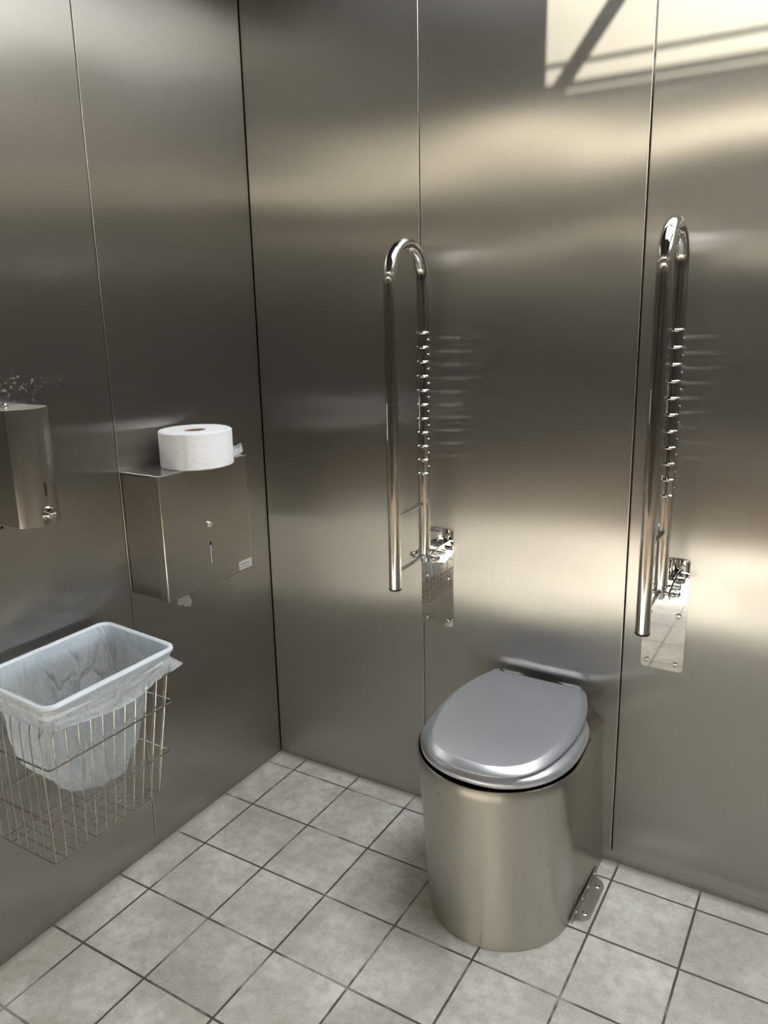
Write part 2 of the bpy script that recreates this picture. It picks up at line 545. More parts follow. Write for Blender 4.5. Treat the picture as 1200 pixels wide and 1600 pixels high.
panel_wall('wall_back', 1, [(0.0025, 0.5375), (0.5405, 1.0825), (1.0875, XR)], 0.0, -1, m_wall_back, ZC)
panel_wall('wall_left', 0, [(-1.15, -0.5442), (-0.5412, -0.0020), (YF, -1.153)], 0.0, 1, m_wall_left, ZC)
panel_wall('wall_right', 0, [(YF, -1.20), (-1.197, -0.0)], XR, -1, m_wall_left, ZC)
# front wall; open strip above added for the warm band in the reflections
FZ = 2.08
m_added_door = plain('dark laminate of added door', (0.035, 0.032, 0.028), 0.45, 0.08, 8)
SLOT = 1.700  # slot added in the unseen front wall to reflect as a thin bright line
GAP = 0.43  # gap under the unseen front wall, added so sun strikes the floor there
panel_wall('wall_front', 1, [(0.0, 0.70), (0.703, 1.40), (1.403, XR)], YF, 1, m_wall_back, SLOT, zfold=GAP + 0.03, z0=GAP)
bm = bmesh.new()
for x in (0.03, 0.68, 1.38, XR - 0.07):
    box(bm, (x, YF - 0.04, 0.0), (x + 0.04, YF - 0.012, GAP), 0.002)
tag(link_obj('trim_3', bm, m_beam), kind='structure')
bm = bmesh.new()
box(bm, (0.0, YF - 0.012, SLOT + 0.036), (XR, YF, FZ), 0.001)
for x in (0.0, XR - 0.04):
    box(bm, (x, YF - 0.011, SLOT), (x + 0.04, YF - 0.001, SLOT + 0.036))
uv_by(bm, uv_wall_back)
tag(link_obj('trim_2', bm, m_wall_back), kind='structure')
bm = bmesh.new()
box(bm, (0.12, YF + 0.001, GAP), (1.98, YF + 0.045, 1.69), 0.004)
tag(link_obj('added_dark_door', bm, m_added_door), kind='structure')  # unseen dark door, added to darken its band in the steel reflections
bm = bmesh.new()
box(bm, (0, YF - 0.03, FZ), (XR, YF + 0.015, FZ + 0.03), 0.002)
box(bm, (0, YF - 0.03, ZC - 0.05), (XR, YF + 0.015, ZC), 0.002)
for x in (0.0, 0.69, 1.39, XR - 0.03):
    box(bm, (x, YF - 0.025, FZ), (x + 0.03, YF + 0.01, ZC), 0.002)
tag(link_obj('added_clerestory', bm, m_beam), kind='structure')

bm = bmesh.new()
for (x, y) in ((-0.035, 0.010), (XR + 0.010, 0.010), (-0.035, YF - 0.035), (XR + 0.010, YF - 0.035)):
    box(bm, (x, y, 0.0), (x + 0.025, y + 0.025, ZC))
box(bm, (-0.035, -0.02, 0), (-0.012, 0.035, ZC)); box(bm, (-0.03, 0.0125, 0), (0.02, 0.03, ZC))
box(bm, (XR + 0.012, -0.02, 0), (XR + 0.035, 0.03, ZC)); box(bm, (XR - 0.02, 0.0125, 0), (XR + 0.03, 0.03, ZC))
tag(link_obj('corner_light_seal', bm, m_gap, smooth=False), kind='structure')  # unseen posts added to stop light leaking in at the corners

bm = bmesh.new()
box(bm, (-8, -16, -0.12), (10, YF - 0.02, -0.02))
m_ground = plain('brown gravel ground', (0.030, 0.021, 0.014), 0.9, 0.3, 12, 0.0)
tag(link_obj('ground', bm, m_ground, smooth=False), kind='structure')

# ceiling with a skylight opening near the back wall
SX0, SX1, SY0, SY1 = 0.855, 1.95, -0.75, -0.06
bm = bmesh.new()
box(bm, (-0.04, YF, ZC), (SX0, 0.04, ZC + 0.06))
box(bm, (SX1, YF, ZC), (XR + 0.04, 0.04, ZC + 0.06))
box(bm, (SX0, YF, ZC), (SX1, SY0, ZC + 0.06))
box(bm, (-0.04, YF - 0.90, ZC), (XR + 0.04, YF, ZC + 0.06))  # unseen eave, added to keep sun from entering above the front wall
box(bm, (SX0, SY1, ZC), (SX1, 0.04, ZC + 0.06))
tag(link_obj('ceiling', bm, m_ceiling, smooth=False), kind='structure')
# skylight bars: one diagonal brace and two slim glazing bars
bm = bmesh.new()
sweep(bm, [(0.850, -0.757, ZC + 0.03), (1.33, -0.055, ZC + 0.03)], 0.016, 10)
sweep(bm, [(SX0 - 0.01, -0.690, ZC + 0.02), (SX1 + 0.01, -0.690, ZC + 0.02)], 0.006, 8)
sweep(bm, [(SX0 - 0.01, -0.640, ZC + 0.02), (SX1 + 0.01, -0.640, ZC + 0.02)], 0.004, 8)
tag(link_obj('window_2', bm, m_beam), kind='structure')

# ------------------------------------------------------------------ toilet pan
CX = 0.885
pan = empty('toilet', 'stainless steel toilet with closed lid standing against the back wall', 'toilet', (CX, 0, 0))
def d_ring(w, wb, y0, front, z_front, z_back, n=48, nb=8, pw=2.0, ox=0.0):
    """D outline: wall left -> round the front -> wall right, at a height that may drop at the wall"""
    pts = []
    def zz(y):
        t = min(1.0, max(0.0, (y + 0.20) / 0.20))
        t = t * t * (3 - 2 * t)
        return z_front + (z_back - z_front) * t
    for i in range(nb):
        t = i / nb
        y = y0 * t
        s = t * t * (3 - 2 * t)
        pts.append(Vector((-(wb + (w - wb) * s) + ox * s, y, zz(y))))
    for i in range(n + 1):
        a = PI - PI * i / n
        ca, sa = math.cos(a), math.sin(a)
        x = w * math.copysign(abs(ca) ** (2 / pw), ca)
        y = y0 - (front + y0) * abs(sa) ** (2 / pw) if False else y0 - (front - (-y0)) * abs(sa) ** (2 / pw)
        pts.append(Vector((x + ox, y, zz(y))))
    for i in range(nb - 1, -1, -1):
        t = i / nb
        y = y0 * t
        s = t * t * (3 - 2 * t)
        pts.append(Vector((wb + (w - wb) * s + ox * s, y, zz(y))))
    return pts
bm = bmesh.new()
rings = []
NZ = 14
Y0, FR = -0.262, 0.458
for k in range(NZ + 1):
    t = k / NZ
    w = 0.174 + 0.0150 * t
    wb = 0.180 - 0.020 * t
    fr = 0.432 + (FR - 0.432) * t
    y0 = -0.256 - 0.006 * t
    rings.append(d_ring(w, wb, y0, fr, 0.001 + 0.4155 * t, 0.001 + 0.386 * t, ox=-0.0075 * t))
# rim turned inwards
last = rings[-1]
def inset(ring, d, dz, dzb=None):
    out = []
    n = len(ring)
    for i, p in enumerate(ring):
        a = ring[max(0, i - 1)]; c = ring[min(n - 1, i + 1)]
        tx, ty = c.x - a.x, c.y - a.y
        l = math.hypot(tx, ty) or 1
        nx, ny = -ty / l, tx / l      # candidate normal
        if (nx * (0 - p.x) + ny * (-0.23 - p.y)) < 0: nx, ny = -nx, -ny
        s = min(1.0, max(0.0, (p.y + 0.20) / 0.20))
        dzz = dz if dzb is None else dz + (dzb - dz) * s
        q = Vector((p.x + nx * d, min(p.y + ny * d, -0.0005), p.z + dzz))
        out.append(q)
    return out
rings.append(inset(last, 0.0012, 0.0012))
rings.append(inset(last, 0.003, 0.0012))
loft(bm, rings, closed=False)
uv_by(bm, lambda co, f: (co.z, math.atan2(co.x, -(co.y + 0.2)) / 6.3 + 0.5))
link_obj('bowl_body', bm, m_bowl, pan, angle=60)
# deck: sloping shoulders at the back, and the recessed bowl inside the rim
bm = bmesh.new()
yb = -0.185
deck = [((0.163, -0.001, 0.3875), (0.128, -0.001, 0.432)), ((0.166, -0.06, 0.392), (0.130, -0.06, 0.432)),
        ((0.170, -0.12, 0.4065), (0.138, -0.12, 0.432)), ((0.1765, -0.185, 0.4205), (0.148, -0.185, 0.430))]
for s in (-1, 1):
    o_ = [bm.verts.new((s * a[0], a[1], a[2])) for a, c in deck]
    i_ = [bm.verts.new((s * c[0], c[1], c[2])) for a, c in deck]
    for k in range(3):
        bm.faces.new([o_[k], o_[k + 1], i_[k + 1], i_[k]] if s > 0 else [o_[k], i_[k], i_[k + 1], o_[k + 1]])
vs = [bm.verts.new(p) for p in ((-0.128, -0.001, 0.432), (0.128, -0.001, 0.432), (0.130, -0.06, 0.432), (0.140, -0.12, 0.432), (0.150, -0.185, 0.43), (-0.150, -0.185, 0.43), (-0.140, -0.12, 0.432), (-0.130, -0.06, 0.432))]
bm.faces.new(vs)
bmesh.ops.remove_doubles(bm, verts=bm.verts[:], dist=1e-5)
uv_by(bm, lambda co, f: (co.x, co.y))
link_obj('shoulder_deck', bm, m_bowl, pan, smooth=False)
bm = bmesh.new()
ir = [inset(last, 0.003, -0.002), inset(last, 0.006, -0.03), inset(last, 0.03, -0.12), inset(last, 0.09, -0.22)]
loft(bm, ir, closed=False, cap1=True)
link_obj('bowl_inner', bm, m_gap, pan)  # bowl coloured near black: shade under the seat put into the colour

def egg(half, back, front, backhalf, n=64, cxo=0.0, ymid=None, pf=2.25, pb=3.4):
    """seat outline, flat towards the wall and round in front"""
    ymid = ymid if ymid is not None else (-0.25)
    pts = []
    for i in range(n):
        a = 2 * PI * i / n
        ca, sa = math.cos(a), math.sin(a)
        if sa < 0:     # front
            x = half * math.copysign(abs(ca) ** (2 / pf), ca)
            y = ymid - (front + ymid) * abs(sa) ** (2 / pf) if False else ymid - (-ymid * 0 + (front - abs(ymid))) * abs(sa) ** (2 / pf)
            xx = x
        else:
            y = ymid + (abs(ymid) - back) * abs(sa) ** (2 / pb)
            x = half * math.copysign(abs(ca) ** (2 / pb), ca)
            t = (y - ymid) / (abs(ymid) - back)
            xx = x * (1 - (1 - backhalf / half) * t ** 2.2)
        pts.append(Vector((xx + cxo, y, 0)))
    return pts
def scale_ring(ring, d, z, tilt=0.0):
    n = len(ring); out = []
    for i, p in enumerate(ring):
        a = ring[i - 1]; c = ring[(i + 1) % n]
        tx, ty = c.x - a.x, c.y - a.y
        l = math.hypot(tx, ty) or 1
        nx, ny = ty / l, -tx / l
        if (nx * (p.x) + ny * (p.y + 0.25)) < 0: nx, ny = -nx, -ny
        q = Vector((p.x - nx * d, p.y - ny * d, 0))
        q.z = z + tilt * (q.y + 0.46)
        out.append(q)
    return out
# seat: a rounded ring
so = egg(0.183, 0.045, 0.4615, 0.150)
bm = bmesh.new()
prof = [(0.006, 0.4265), (0.001, 0.431), (0.0, 0.437), (0.003, 0.444), (0.009, 0.4495), (0.018, 0.4525), (0.03, 0.4535), (0.055, 0.450), (0.06, 0.440), (0.058, 0.428)]
rs = [scale_ring(so, d, z + 0.003) for d, z in prof]
loft(bm, rs + [rs[0]], closed=True)
bmesh.ops.remove_doubles(bm, verts=bm.verts[:], dist=1e-6)
link_obj('seat', bm, m_lid, pan, angle=60)
# lid: slab with a raised flat top, straight at the wall, widest at the middle
def half_outline(hp, m=10, cxo=0.0):
    pts = [Vector((x, y, 0)) for x, y in hp]
    out = []
    P0 = [Vector((-pts[1].x, pts[1].y, 0))] + pts + [Vector((-pts[-2].x, pts[-2].y, 0))]
    for i in range(1, len(P0) - 2):
        for k in range(m):
            t = k / m
            p0, p1, p2, p3 = P0[i - 1], P0[i], P0[i + 1], P0[i + 2]
            out.append(0.5 * ((2 * p1) + (p2 - p0) * t + (2 * p0 - 5 * p1 + 4 * p2 - p3) * t * t + (3 * p1 - p0 - 3 * p2 + p3) * t ** 3))
    out.append(pts[-1])
    left = [Vector((-p.x, p.y, 0)) for p in out[1:-1]][::-1]
    return [p + Vector((cxo, 0, 0)) for p in out + left]
lo_ = half_outline([(0, -0.462), (0.045, -0.458), (0.090, -0.441), (0.128, -0.402), (0.151, -0.345), (0.164, -0.270), (0.166, -0.200), (0.161, -0.150), (0.149, -0.095), (0.132, -0.048),
                    (0.124, -0.032), (0.117, -0.027), (0.06, -0.0255), (0, -0.025)], 4)
bm = bmesh.new()
prof = [(0.02, 0.4565), (0.004, 0.457), (0.0, 0.4595), (0.0, 0.463), (0.0035, 0.4672), (0.0150, 0.4742), (0.0165, 0.4748), (0.020, 0.4750)]
rs = []
for d, z in prof: rs.append(scale_ring(lo_, d, z, 0.030))
# top closes with shrinking copies, very slightly domed
inner = rs[-1]
cen = Vector((0, -0.25, 0))
for s_, dz in ((0.75, 0.0008), (0.5, 0.0014), (0.25, 0.0018)):
    rs.append([Vector((cen.x + (p.x - cen.x) * s_, cen.y + (p.y - cen.y) * s_, 0.4752 + dz + 0.030 * (cen.y + (p.y - cen.y) * s_ + 0.46))) for p in inner])
R_ = loft(bm, rs, closed=True, cap0=True)
cv = bm.verts.new((0, -0.25, 0.4772 + 0.030 * 0.21))
for k in range(len(R_[-1])): bm.faces.new([R_[-1][k], R_[-1][(k + 1) % len(R_[-1])], cv])
link_obj('lid', bm, m_lid, pan, angle=20)
for s in (-1, 1):
    bm = bmesh.new()
    sweep(bm, [(s * 0.055, -0.026, 0.449), (s * 0.10, -0.026, 0.449)], 0.011, 16)
    box(bm, (s * 0.078 - 0.012, -0.04, 0.430), (s * 0.078 + 0.012, -0.014, 0.442), 0.002)
    link_obj('hinge', bm, m_chrome, pan)
for (x, y) in ((-0.135, -0.33), (0.13, -0.33), (-0.055, -0.425), (0.06, -0.425)):
    bm = bmesh.new()
    lathe(bm, [(0, 0.414), (0.009, 0.414), (0.009, 0.431), (0, 0.431)], (x, y, 0), (0, 0, 1), 12)
    link_obj('seat_buffer', bm, m_black, pan)
# floor bracket on the right side
bm = bmesh.new()
prism(bm, [(0.1795, -0.250), (0.203, -0.240), (0.213, -0.226), (0.213, -0.108), (0.206, -0.090), (0.1795, -0.072)], 2, 0.0006, 0.0026, 0.0005, 1)
prism(bm, [(0.1795, -0.258), (0.1825, -0.258), (0.1825, -0.062), (0.1795, -0.062)], 2, 0.0006, 0.020, 0.0005, 1)
uv_by(bm, lambda co, f: (co.x, co.y))
br = link_obj('mounting_bracket', bm, m_satin, pan, angle=12)
for (x, y) in ((0.198, -0.216), (0.198, -0.113)):
    bm = bmesh.new()
    lathe(bm, [(0.0074, 0.0026), (0.0070, 0.0042), (0.0052, 0.0052), (0.0034, 0.0052), (0.0026, 0.0036), (0, 0.0034)], (x, y, 0), (0, 0, 1), 20)
    link_obj('screw', bm, m_screw, br)
for y in (-0.235, -0.185, -0.14, -0.085):
    bm = bmesh.new()
    lathe(bm, [(0.0035, 0.0), (0.0033, 0.0015), (0.0018, 0.0026), (0, 0.003)], (0.1822, y, 0.014), (1, 0, 0), 12)
    link_obj('rivet', bm, m_screw, br)

# ------------------------------------------------------------------ grab rails
def arc(c, r, a0, a1, n, plane='yz'):
    out = []
    for i in range(n + 1):
        a = a0 + (a1 - a0) * i / n
        out.append((0, c[0] + r * math.cos(a), c[1] + r * math.sin(a)))
    return out

def make_rail():
    root = empty('grab_rail', 'polished steel drop-down grab rail folded up left of the toilet', 'grab rail', (0.585, 0, 0.57), 'folded grab rails either side of the toilet')
    z0 = 0.57
    # wall plate
    W = 0.048
    bm = bmesh.new()
    zb, zt = 0.563 - z0, 0.838 - z0
    pts = []
    for (cx, cz, a0) in ((-W + 0.008, zb + 0.008, PI), (W - 0.008, zb + 0.008, 1.5 * PI), (W - 0.008, zt - 0.008, 0), (-W + 0.008, zt - 0.008, 0.5 * PI)):
        for k in range(6):
            a = a0 + 0.5 * PI * k / 5
            pts.append((cx + 0.008 * math.cos(a), cz + 0.008 * math.sin(a)))
    prism(bm, pts, 1, -0.0006, -0.0050, 0.0008, 2)
    plate = link_obj('mounting_plate', bm, m_mirror, root, angle=10)
    for (x, z) in ((-0.034, 0.702), (0.031, 0.702), (-0.034, 0.580), (0.031, 0.580), (0.031, 0.822), (-0.034, 0.822)):
        bm = bmesh.new()
        lathe(bm, [(0.0068, 0.0050), (0.0066, 0.0066), (0.0050, 0.0074), (0.0030, 0.0074), (0.0026, 0.0052), (0, 0.0052)], (x, 0, z - z0), (0, -1, 0), 20)
        link_obj('screw', bm, m_screw, plate)
    # hinge bracket
    bm = bmesh.new()
    for s in (-1, 1):
        x0, x1 = sorted((s * 0.0200, s * 0.0245))
        prism(bm, [(-0.0050, 0.800 - z0), (-0.030, 0.800 - z0), (-0.086, 0.792 - z0), (-0.093, 0.780 - z0), (-0.086, 0.768 - z0), (-0.060, 0.764 - z0), (-0.0050, 0.745 - z0)], 0, x0, x1, 0.0012, 2)
    box(bm, (-0.020, -0.030, 0.795 - z0), (0.020, -0.0050, 0.8 - z0), 0.001)
    box(bm, (-0.024, -0.014, 0.800 - z0), (0.010, -0.0050, 0.832 - z0), 0.0015)
    link_obj('hinge_bracket', bm, m_chrome, root, angle=12)
    bm = bmesh.new()
    pr = [(0, -0.044), (0.004, -0.043), (0.0072, -0.040), (0.0072, -0.034), (0.0055, -0.033), (0.0085, -0.0325), (0.0095, -0.031), (0.0095, -0.0255), (0.0065, -0.025),
          (0.0065, 0.025), (0.0095, 0.0255), (0.0095, 0.031), (0.0085, 0.0325), (0.0055, 0.033), (0.0072, 0.034), (0.0072, 0.040), (0.004, 0.043), (0, 0.044)]
    lathe(bm, pr, (0, -0.075, 0.780 - z0), (1, 0, 0), 24)
    link_obj('pivot_pin', bm, m_chrome, root)
    bm = bmesh.new()
    lathe(bm, [(0, -0.026), (0.006, -0.026), (0.0075, -0.023), (0.0075, -0.019), (0.005, -0.018), (0.005, 0.018), (0.0075, 0.019), (0.0085, 0.024), (0.0085, 0.034), (0.006, 0.037), (0, 0.037)], (0, -0.030, 0.782 - z0), (1, 0, 0), 24)
    link_obj('stop_pin', bm, m_chrome, root)
    # U tube
    YB, YT, R = -0.075, -0.230, 0.0150
    zc = 1.476
    path = [(0, YT, 0.742 - z0), (0, YT, 1.1 - z0), (0, YT, zc - 0.02 - z0)]
    rad = (YB - YT) / 2
    path += [(0, (YB + YT) / 2 - rad * math.cos(a), zc - z0 + rad * math.sin(a)) for a in [PI * k / 28 for k in range(29)]]
    path += [(0, YB, zc - 0.02 - z0), (0, YB, 1.1 - z0), (0, YB, 0.790 - z0)]
    bm = bmesh.new()
    sweep(bm, path, R, 32)
    link_obj('tube', bm, m_chrome, root)
    bm = bmesh.new()
    lathe(bm, [(0, 0.737), (0.0135, 0.737), (0.0153, 0.7385), (0.0153, 0.7425), (0, 0.7425)], (0, YT, -z0), (0, 0, 1), 32)
    link_obj('end_cap', bm, m_black, root)
    bm = bmesh.new()
    lathe(bm, [(0.0145, 0.798), (0.0125, 0.788), (0.0115, 0.770), (0.008, 0.764), (0, 0.764)], (0, YB, -z0), (0, 0, 1), 24)
    link_obj('tube_foot', bm, m_chrome, root)
    for z in (0.921, 0.780):
        bm = bmesh.new()
        sweep(bm, [(0, YT + 0.012, z - z0), (0, YB - 0.004, z - z0 + 0.002)], 0.0048, 14)
        link_obj('cross_strut', bm, m_chrome, root)
    # half-round finger ridges, alternating front and rear
    def ridge(z, rear):
        bm = bmesh.new()
        n = 16
        a0, a1 = (-0.30, PI + 0.30) if rear else (-0.30 - PI, 0.30)
        pts = [(( R + 0.0006) * math.cos(a0 + (a1 - a0) * k / n), YB + (R + 0.0006) * math.sin(a0 + (a1 - a0) * k / n), z - z0) for k in range(n + 1)]
        rr = [0.0014] + [0.0030] * (n - 1) + [0.0014]
        sweep(bm, pts, rr, 10)
        link_obj('finger_ridge', bm, m_chrome, root)
    N = 11
    zt, zb_ = 1.352, 1.003
    for k in range(N):
        ridge(zt + (zb_ - zt) * k / (N - 1), False)
    for k in range(N - 1):
        ridge(zt + (zb_ - zt) * (k + 0.5) / (N - 1), True)
    return root

def dup(root, loc, label):
    r = root.copy(); C.objects.link(r); r.location = loc; r['label'] = label
    for ch in list(root.children):
        c = ch.copy(); C.objects.link(c); c.parent = r
        for g_ in ch.children:
            d = g_.copy(); C.objects.link(d); d.parent = c
    return r
rail = make_rail()
dup(rail, (1.179, 0, 0.574), 'polished steel drop-down grab rail folded up right of the toilet, nearer the camera')

# ------------------------------------------------------------------ jumbo roll dispenser
disp = empty('toilet_paper_dispenser', 'square brushed steel jumbo toilet roll dispenser with a paper roll on top', 'dispenser', (0, -0.385, 0.726))
JY0, JY1, JX, JZ0, JZ1 = -0.155, 0.155, 0.130, 0.0, 0.313
bm = bmesh.new()
box(bm, (0.0012, JY0 + 0.002, JZ0 + 0.003), (JX - 0.004, JY1 - 0.002, JZ1 - 0.003), 0.003, 2)
uv_by(bm, lambda co, f: (co.y + co.x, co.z))
link_obj('housing', bm, m_steel_box, disp, angle=12)
bm = bmesh.new()
box(bm, (JX - 0.030, JY0, JZ0), (JX, JY1, JZ1), 0.0022, 3)
bm.normal_update()
uv_by(bm, lambda co, f: (co.y + co.x, co.z))
for f in bm.faces:
    if max(abs(c) for c in f.normal) < 0.98: f.material_index = 1  # bevels get the paler steel as a painted edge highlight
door = link_obj('door', bm, [m_steel_box, m_edge_glint], disp, angle=12)
bm = bmesh.new()
box(bm, (0.0012, JY0, JZ1 - 0.001), (JX, JY1, JZ1 + 0.0015), 0.0007, 1)
uv_by(bm, lambda co, f: (co.y + co.x, co.z + co.x))
link_obj('top_plate', bm, m_edge_glint, disp, angle=12)  # paler steel paints in the light the top reflects
bm = bmesh.new()
lathe(bm, [(0.0085, 0.0), (0.0085, 0.003), (0.0072, 0.0046), (0.0050, 0.0046), (0.0046, 0.0036), (0.0, 0.0036)], (JX, -0.0, 0.161), (1, 0, 0), 24)
box(bm, (JX + 0.0036, -0.0009, 0.157), (JX + 0.0040, 0.0009, 0.165))
link_obj('lock', bm, m_chrome, door)
bm = bmesh.new()
sl = []
for k in range(13):
    a = PI * k / 12; sl.append((0.0035 * math.cos(a), 0.112 + 0.0035 * math.sin(a)))
for k in range(13):
    a = PI + PI * k / 12; sl.append((0.0035 * math.cos(a), 0.056 + 0.0035 * math.sin(a)))
prism(bm, sl, 0, JX - 0.001, JX + 0.0004)
link_obj('level_slot', bm, m_black, door)
bm = bmesh.new()
box(bm, (JX + 0.0003, -0.0022, 0.055), (JX + 0.0006, 0.0012, 0.106))
link_obj('level_window', bm, m_plastic, door)
bm = bmesh.new()
box(bm, (JX + 0.0002, 0.100, 0.006), (JX + 0.0010, 0.151, 0.030), 0.0003, 1)
lb = link_obj('maker_label', bm, m_label, door)
bm = bmesh.new()
yy = 0.106
for w_ in (0.004, 0.002, 0.003, 0.005, 0.002, 0.004, 0.003, 0.004):
    box(bm, (JX + 0.0010, yy, 0.0195), (JX + 0.0012, yy + w_ * 0.8, 0.0195 + random.uniform(0.002, 0.004)))
    yy += w_ + 0.0010
yy = 0.109
for w_ in (0.003, 0.002, 0.004, 0.004, 0.004, 0.003):
    box(bm, (JX + 0.0010, yy, 0.0115), (JX + 0.0012, yy + w_ * 0.85, 0.0115 + 0.0022))
    yy += w_ + 0.0022
link_obj('lettering', bm, m_ink, lb, smooth=False)
# tear edge beneath
bm = bmesh.new()
prism(bm, [(0.070, 0.001), (0.118, 0.001), (0.116, -0.040), (0.100, -0.030)], 0, 0.080, 0.083, 0.0004, 1)
link_obj('tear_bracket', bm, m_steel_box, disp)
bm = bmesh.new()
box(bm, (0.070, -0.040, -0.012), (0.100, -0.022, 0.002), 0.001, 1)
link_obj('roll_mount', bm, m_gap, disp)
# torn scrap hanging from the slot
bm = bmesh.new()
grid = []
for i in range(9):
    row = []
    for j in range(7):
        u = i / 8; v = j / 6
        y = -0.080 + 0.046 * u
        low = -0.050 + 0.014 * noise.noise(Vector((u * 5, 3, 1))) + 0.030 * abs(u - 0.7)
        z = 0.002 + (low - 0.002) * v
        x = 0.086 + 0.006 * math.sin(u * 5 + v * 3) + 0.005 * noise.noise(Vector((u * 4, v * 4, 2)))
        row.append(bm.verts.new((x, y + 0.004 * v * math.sin(9 * v), z)))
    grid.append(row)
for i in range(8):
    for j in range(6):
        bm.faces.new([grid[i][j], grid[i + 1][j], grid[i + 1][j + 1], grid[i][j + 1]])
bmesh.ops.solidify(bm, geom=bm.faces[:], thickness=0.0006)
tag(link_obj('paper_scrap', bm, m_paper, loc=(0, -0.397, 0.724)), 'torn scrap of white tissue hanging below the steel roll dispenser', 'tissue')

# ------------------------------------------------------------------ loose jumbo roll
RR, RH = 0.089, 0.088
roll = empty('toilet_roll', 'big white jumbo toilet roll lying flat on top of the steel dispenser', 'toilet roll', (0.106, -0.386, 1.0415))
bm = bmesh.new()
n = 96
rings = []
prof = [(0.026, 0.002), (0.04, 0.0), (RR - 0.002, 0.0), (RR, 0.002), (RR, 0.02), (RR, 0.045), (RR, 0.07), (RR, RH - 0.002), (RR - 0.002, RH), (0.06, RH), (0.028, RH - 0.001), (0.026, RH - 0.004), (0.026, 0.002)]
for r_, h in prof:
    ring = []
    for k in range(n):
        a = 2 * PI * k / n
        rr_ = r_
        if r_ > 0.08:
            # last sheet is loose and slightly rumpled, its edge makes a small step
            step = 0.0022 if math.radians(-62) < ((a + PI) % (2 * PI) - PI) < math.radians(40) else 0.0
            rr_ += step + 0.0010 * noise.noise(Vector((math.cos(a) * 4, math.sin(a) * 4, h * 40)))
        ring.append(Vector((rr_ * math.cos(a), rr_ * math.sin(a), h)))
    rings.append(ring)
loft(bm, rings, closed=True)
bmesh.ops.remove_doubles(bm, verts=bm.verts[:], dist=1e-6)
link_obj('paper', bm, m_paper, roll, angle=40)
bm = bmesh.new()
lathe(bm, [(0.0255, 0.001), (0.0255, RH - 0.003), (0.0235, RH - 0.003), (0.0235, 0.001), (0.0255, 0.001)], (0, 0, 0), (0, 0, 1), 48)
link_obj('core', bm, m_card, roll)
bm = bmesh.new()   # loose end sticking out behind at the right
pts = arc_path([(0.030, 0.083, 0), (0.004, 0.160, 0), (-0.014, 0.192, 0), (-0.036, 0.184, 0), (-0.055, 0.070, 0)], 0.014, 5)
vb = [bm.verts.new((p.x, p.y, 0.0012)) for p in pts]
vt = [bm.verts.new((p.x - 0.002, p.y - 0.002, 0.019 - 0.004 * math.sin(i * 0.5))) for i, p in enumerate(pts)]
for i in range(len(pts) - 1):
    bm.faces.new([vb[i], vb[i + 1], vt[i + 1], vt[i]])
bmesh.ops.solidify(bm, geom=bm.faces[:], thickness=0.0035)
link_obj('loose_end', bm, m_paper, roll)

# ------------------------------------------------------------------ curved dispenser at the left edge
sd = empty('soap_dispenser', 'curved brushed steel dispenser with chrome button on the left wall', 'dispenser', (0, -0.825, 0.992))
def sd_outline(grow=0.0):
    pts = [(0.0012, -0.048 - grow), (0.084 + grow, -0.048 - grow)]
    for k in range(1, 20):
        t = k / 20
        y = -0.048 - grow + (0.096 + 2 * grow) * t
        pts.append((0.084 + grow + 0.030 * math.sin(PI * t) ** 0.85, y))
    pts += [(0.084 + grow, 0.048 + grow), (0.0012, 0.048 + grow)]
    return pts
bm = bmesh.new()
prism(bm, sd_outline(), 2, 0.0, 0.240, 0.0016, 2)
uv_by(bm, lambda co, f: (co.y + co.x, co.z))
link_obj('housing', bm, brushed('brushed steel curved cover', (0.37, 0.355, 0.32), 0.31, 0.75, gs=0.0, haze=0.03), sd, angle=14)
bm = bmesh.new()
lathe(bm, [(0.0145, 0.0), (0.0145, 0.004), (0.0125, 0.009), (0.0115, 0.0125), (0.0095, 0.0145), (0.0, 0.0152)], (0.1128, 0.0, 0.026), (1, 0, 0), 32)
kb = link_obj('button', bm, m_chrome, sd)
bm = bmesh.new()
yy = -0.006
for w_ in (0.0016, 0.0014, 0.0016, 0.0012, 0.0016, 0.0014):
    box(bm, (0.1270, yy, 0.0250), (0.1282, yy + w_, 0.0274))
    yy += 0.0021
link_obj('lettering', bm, m_white_ink, kb, smooth=False)
bm = bmesh.new()
box(bm, (0.1120, -0.0020, 0.062), (0.1150, 0.0020, 0.090), 0.0004, 1)
link_obj('level_slot', bm, m_black, sd)
bm = bmesh.new()
lathe(bm, [(0.008, 0.240), (0.008, 0.243), (0.006, 0.247), (0.0, 0.248)], (0.022, -0.006, 0), (0, 0, 1), 20)
link_obj('lock', bm, m_chrome, sd)
bm = bmesh.new()
lathe(bm, [(0, 0.0), (0.0035, 0.0), (0.0032, 0.0012), (0, 0.0014)], (0.0, -0.859, 0.981), (1, 0, 0), 14)
tag(link_obj('screw_hole_disc', bm, m_black), 'small black disc painting a dark screw hole in the left wall below the curved dispenser', 'screw hole')

# ------------------------------------------------------------------ wire basket
wb = empty('wire_basket', 'steel wire basket hanging on the left wall holding the white bag', 'basket', (0, -0.81, 0.31))
zB = 0.312
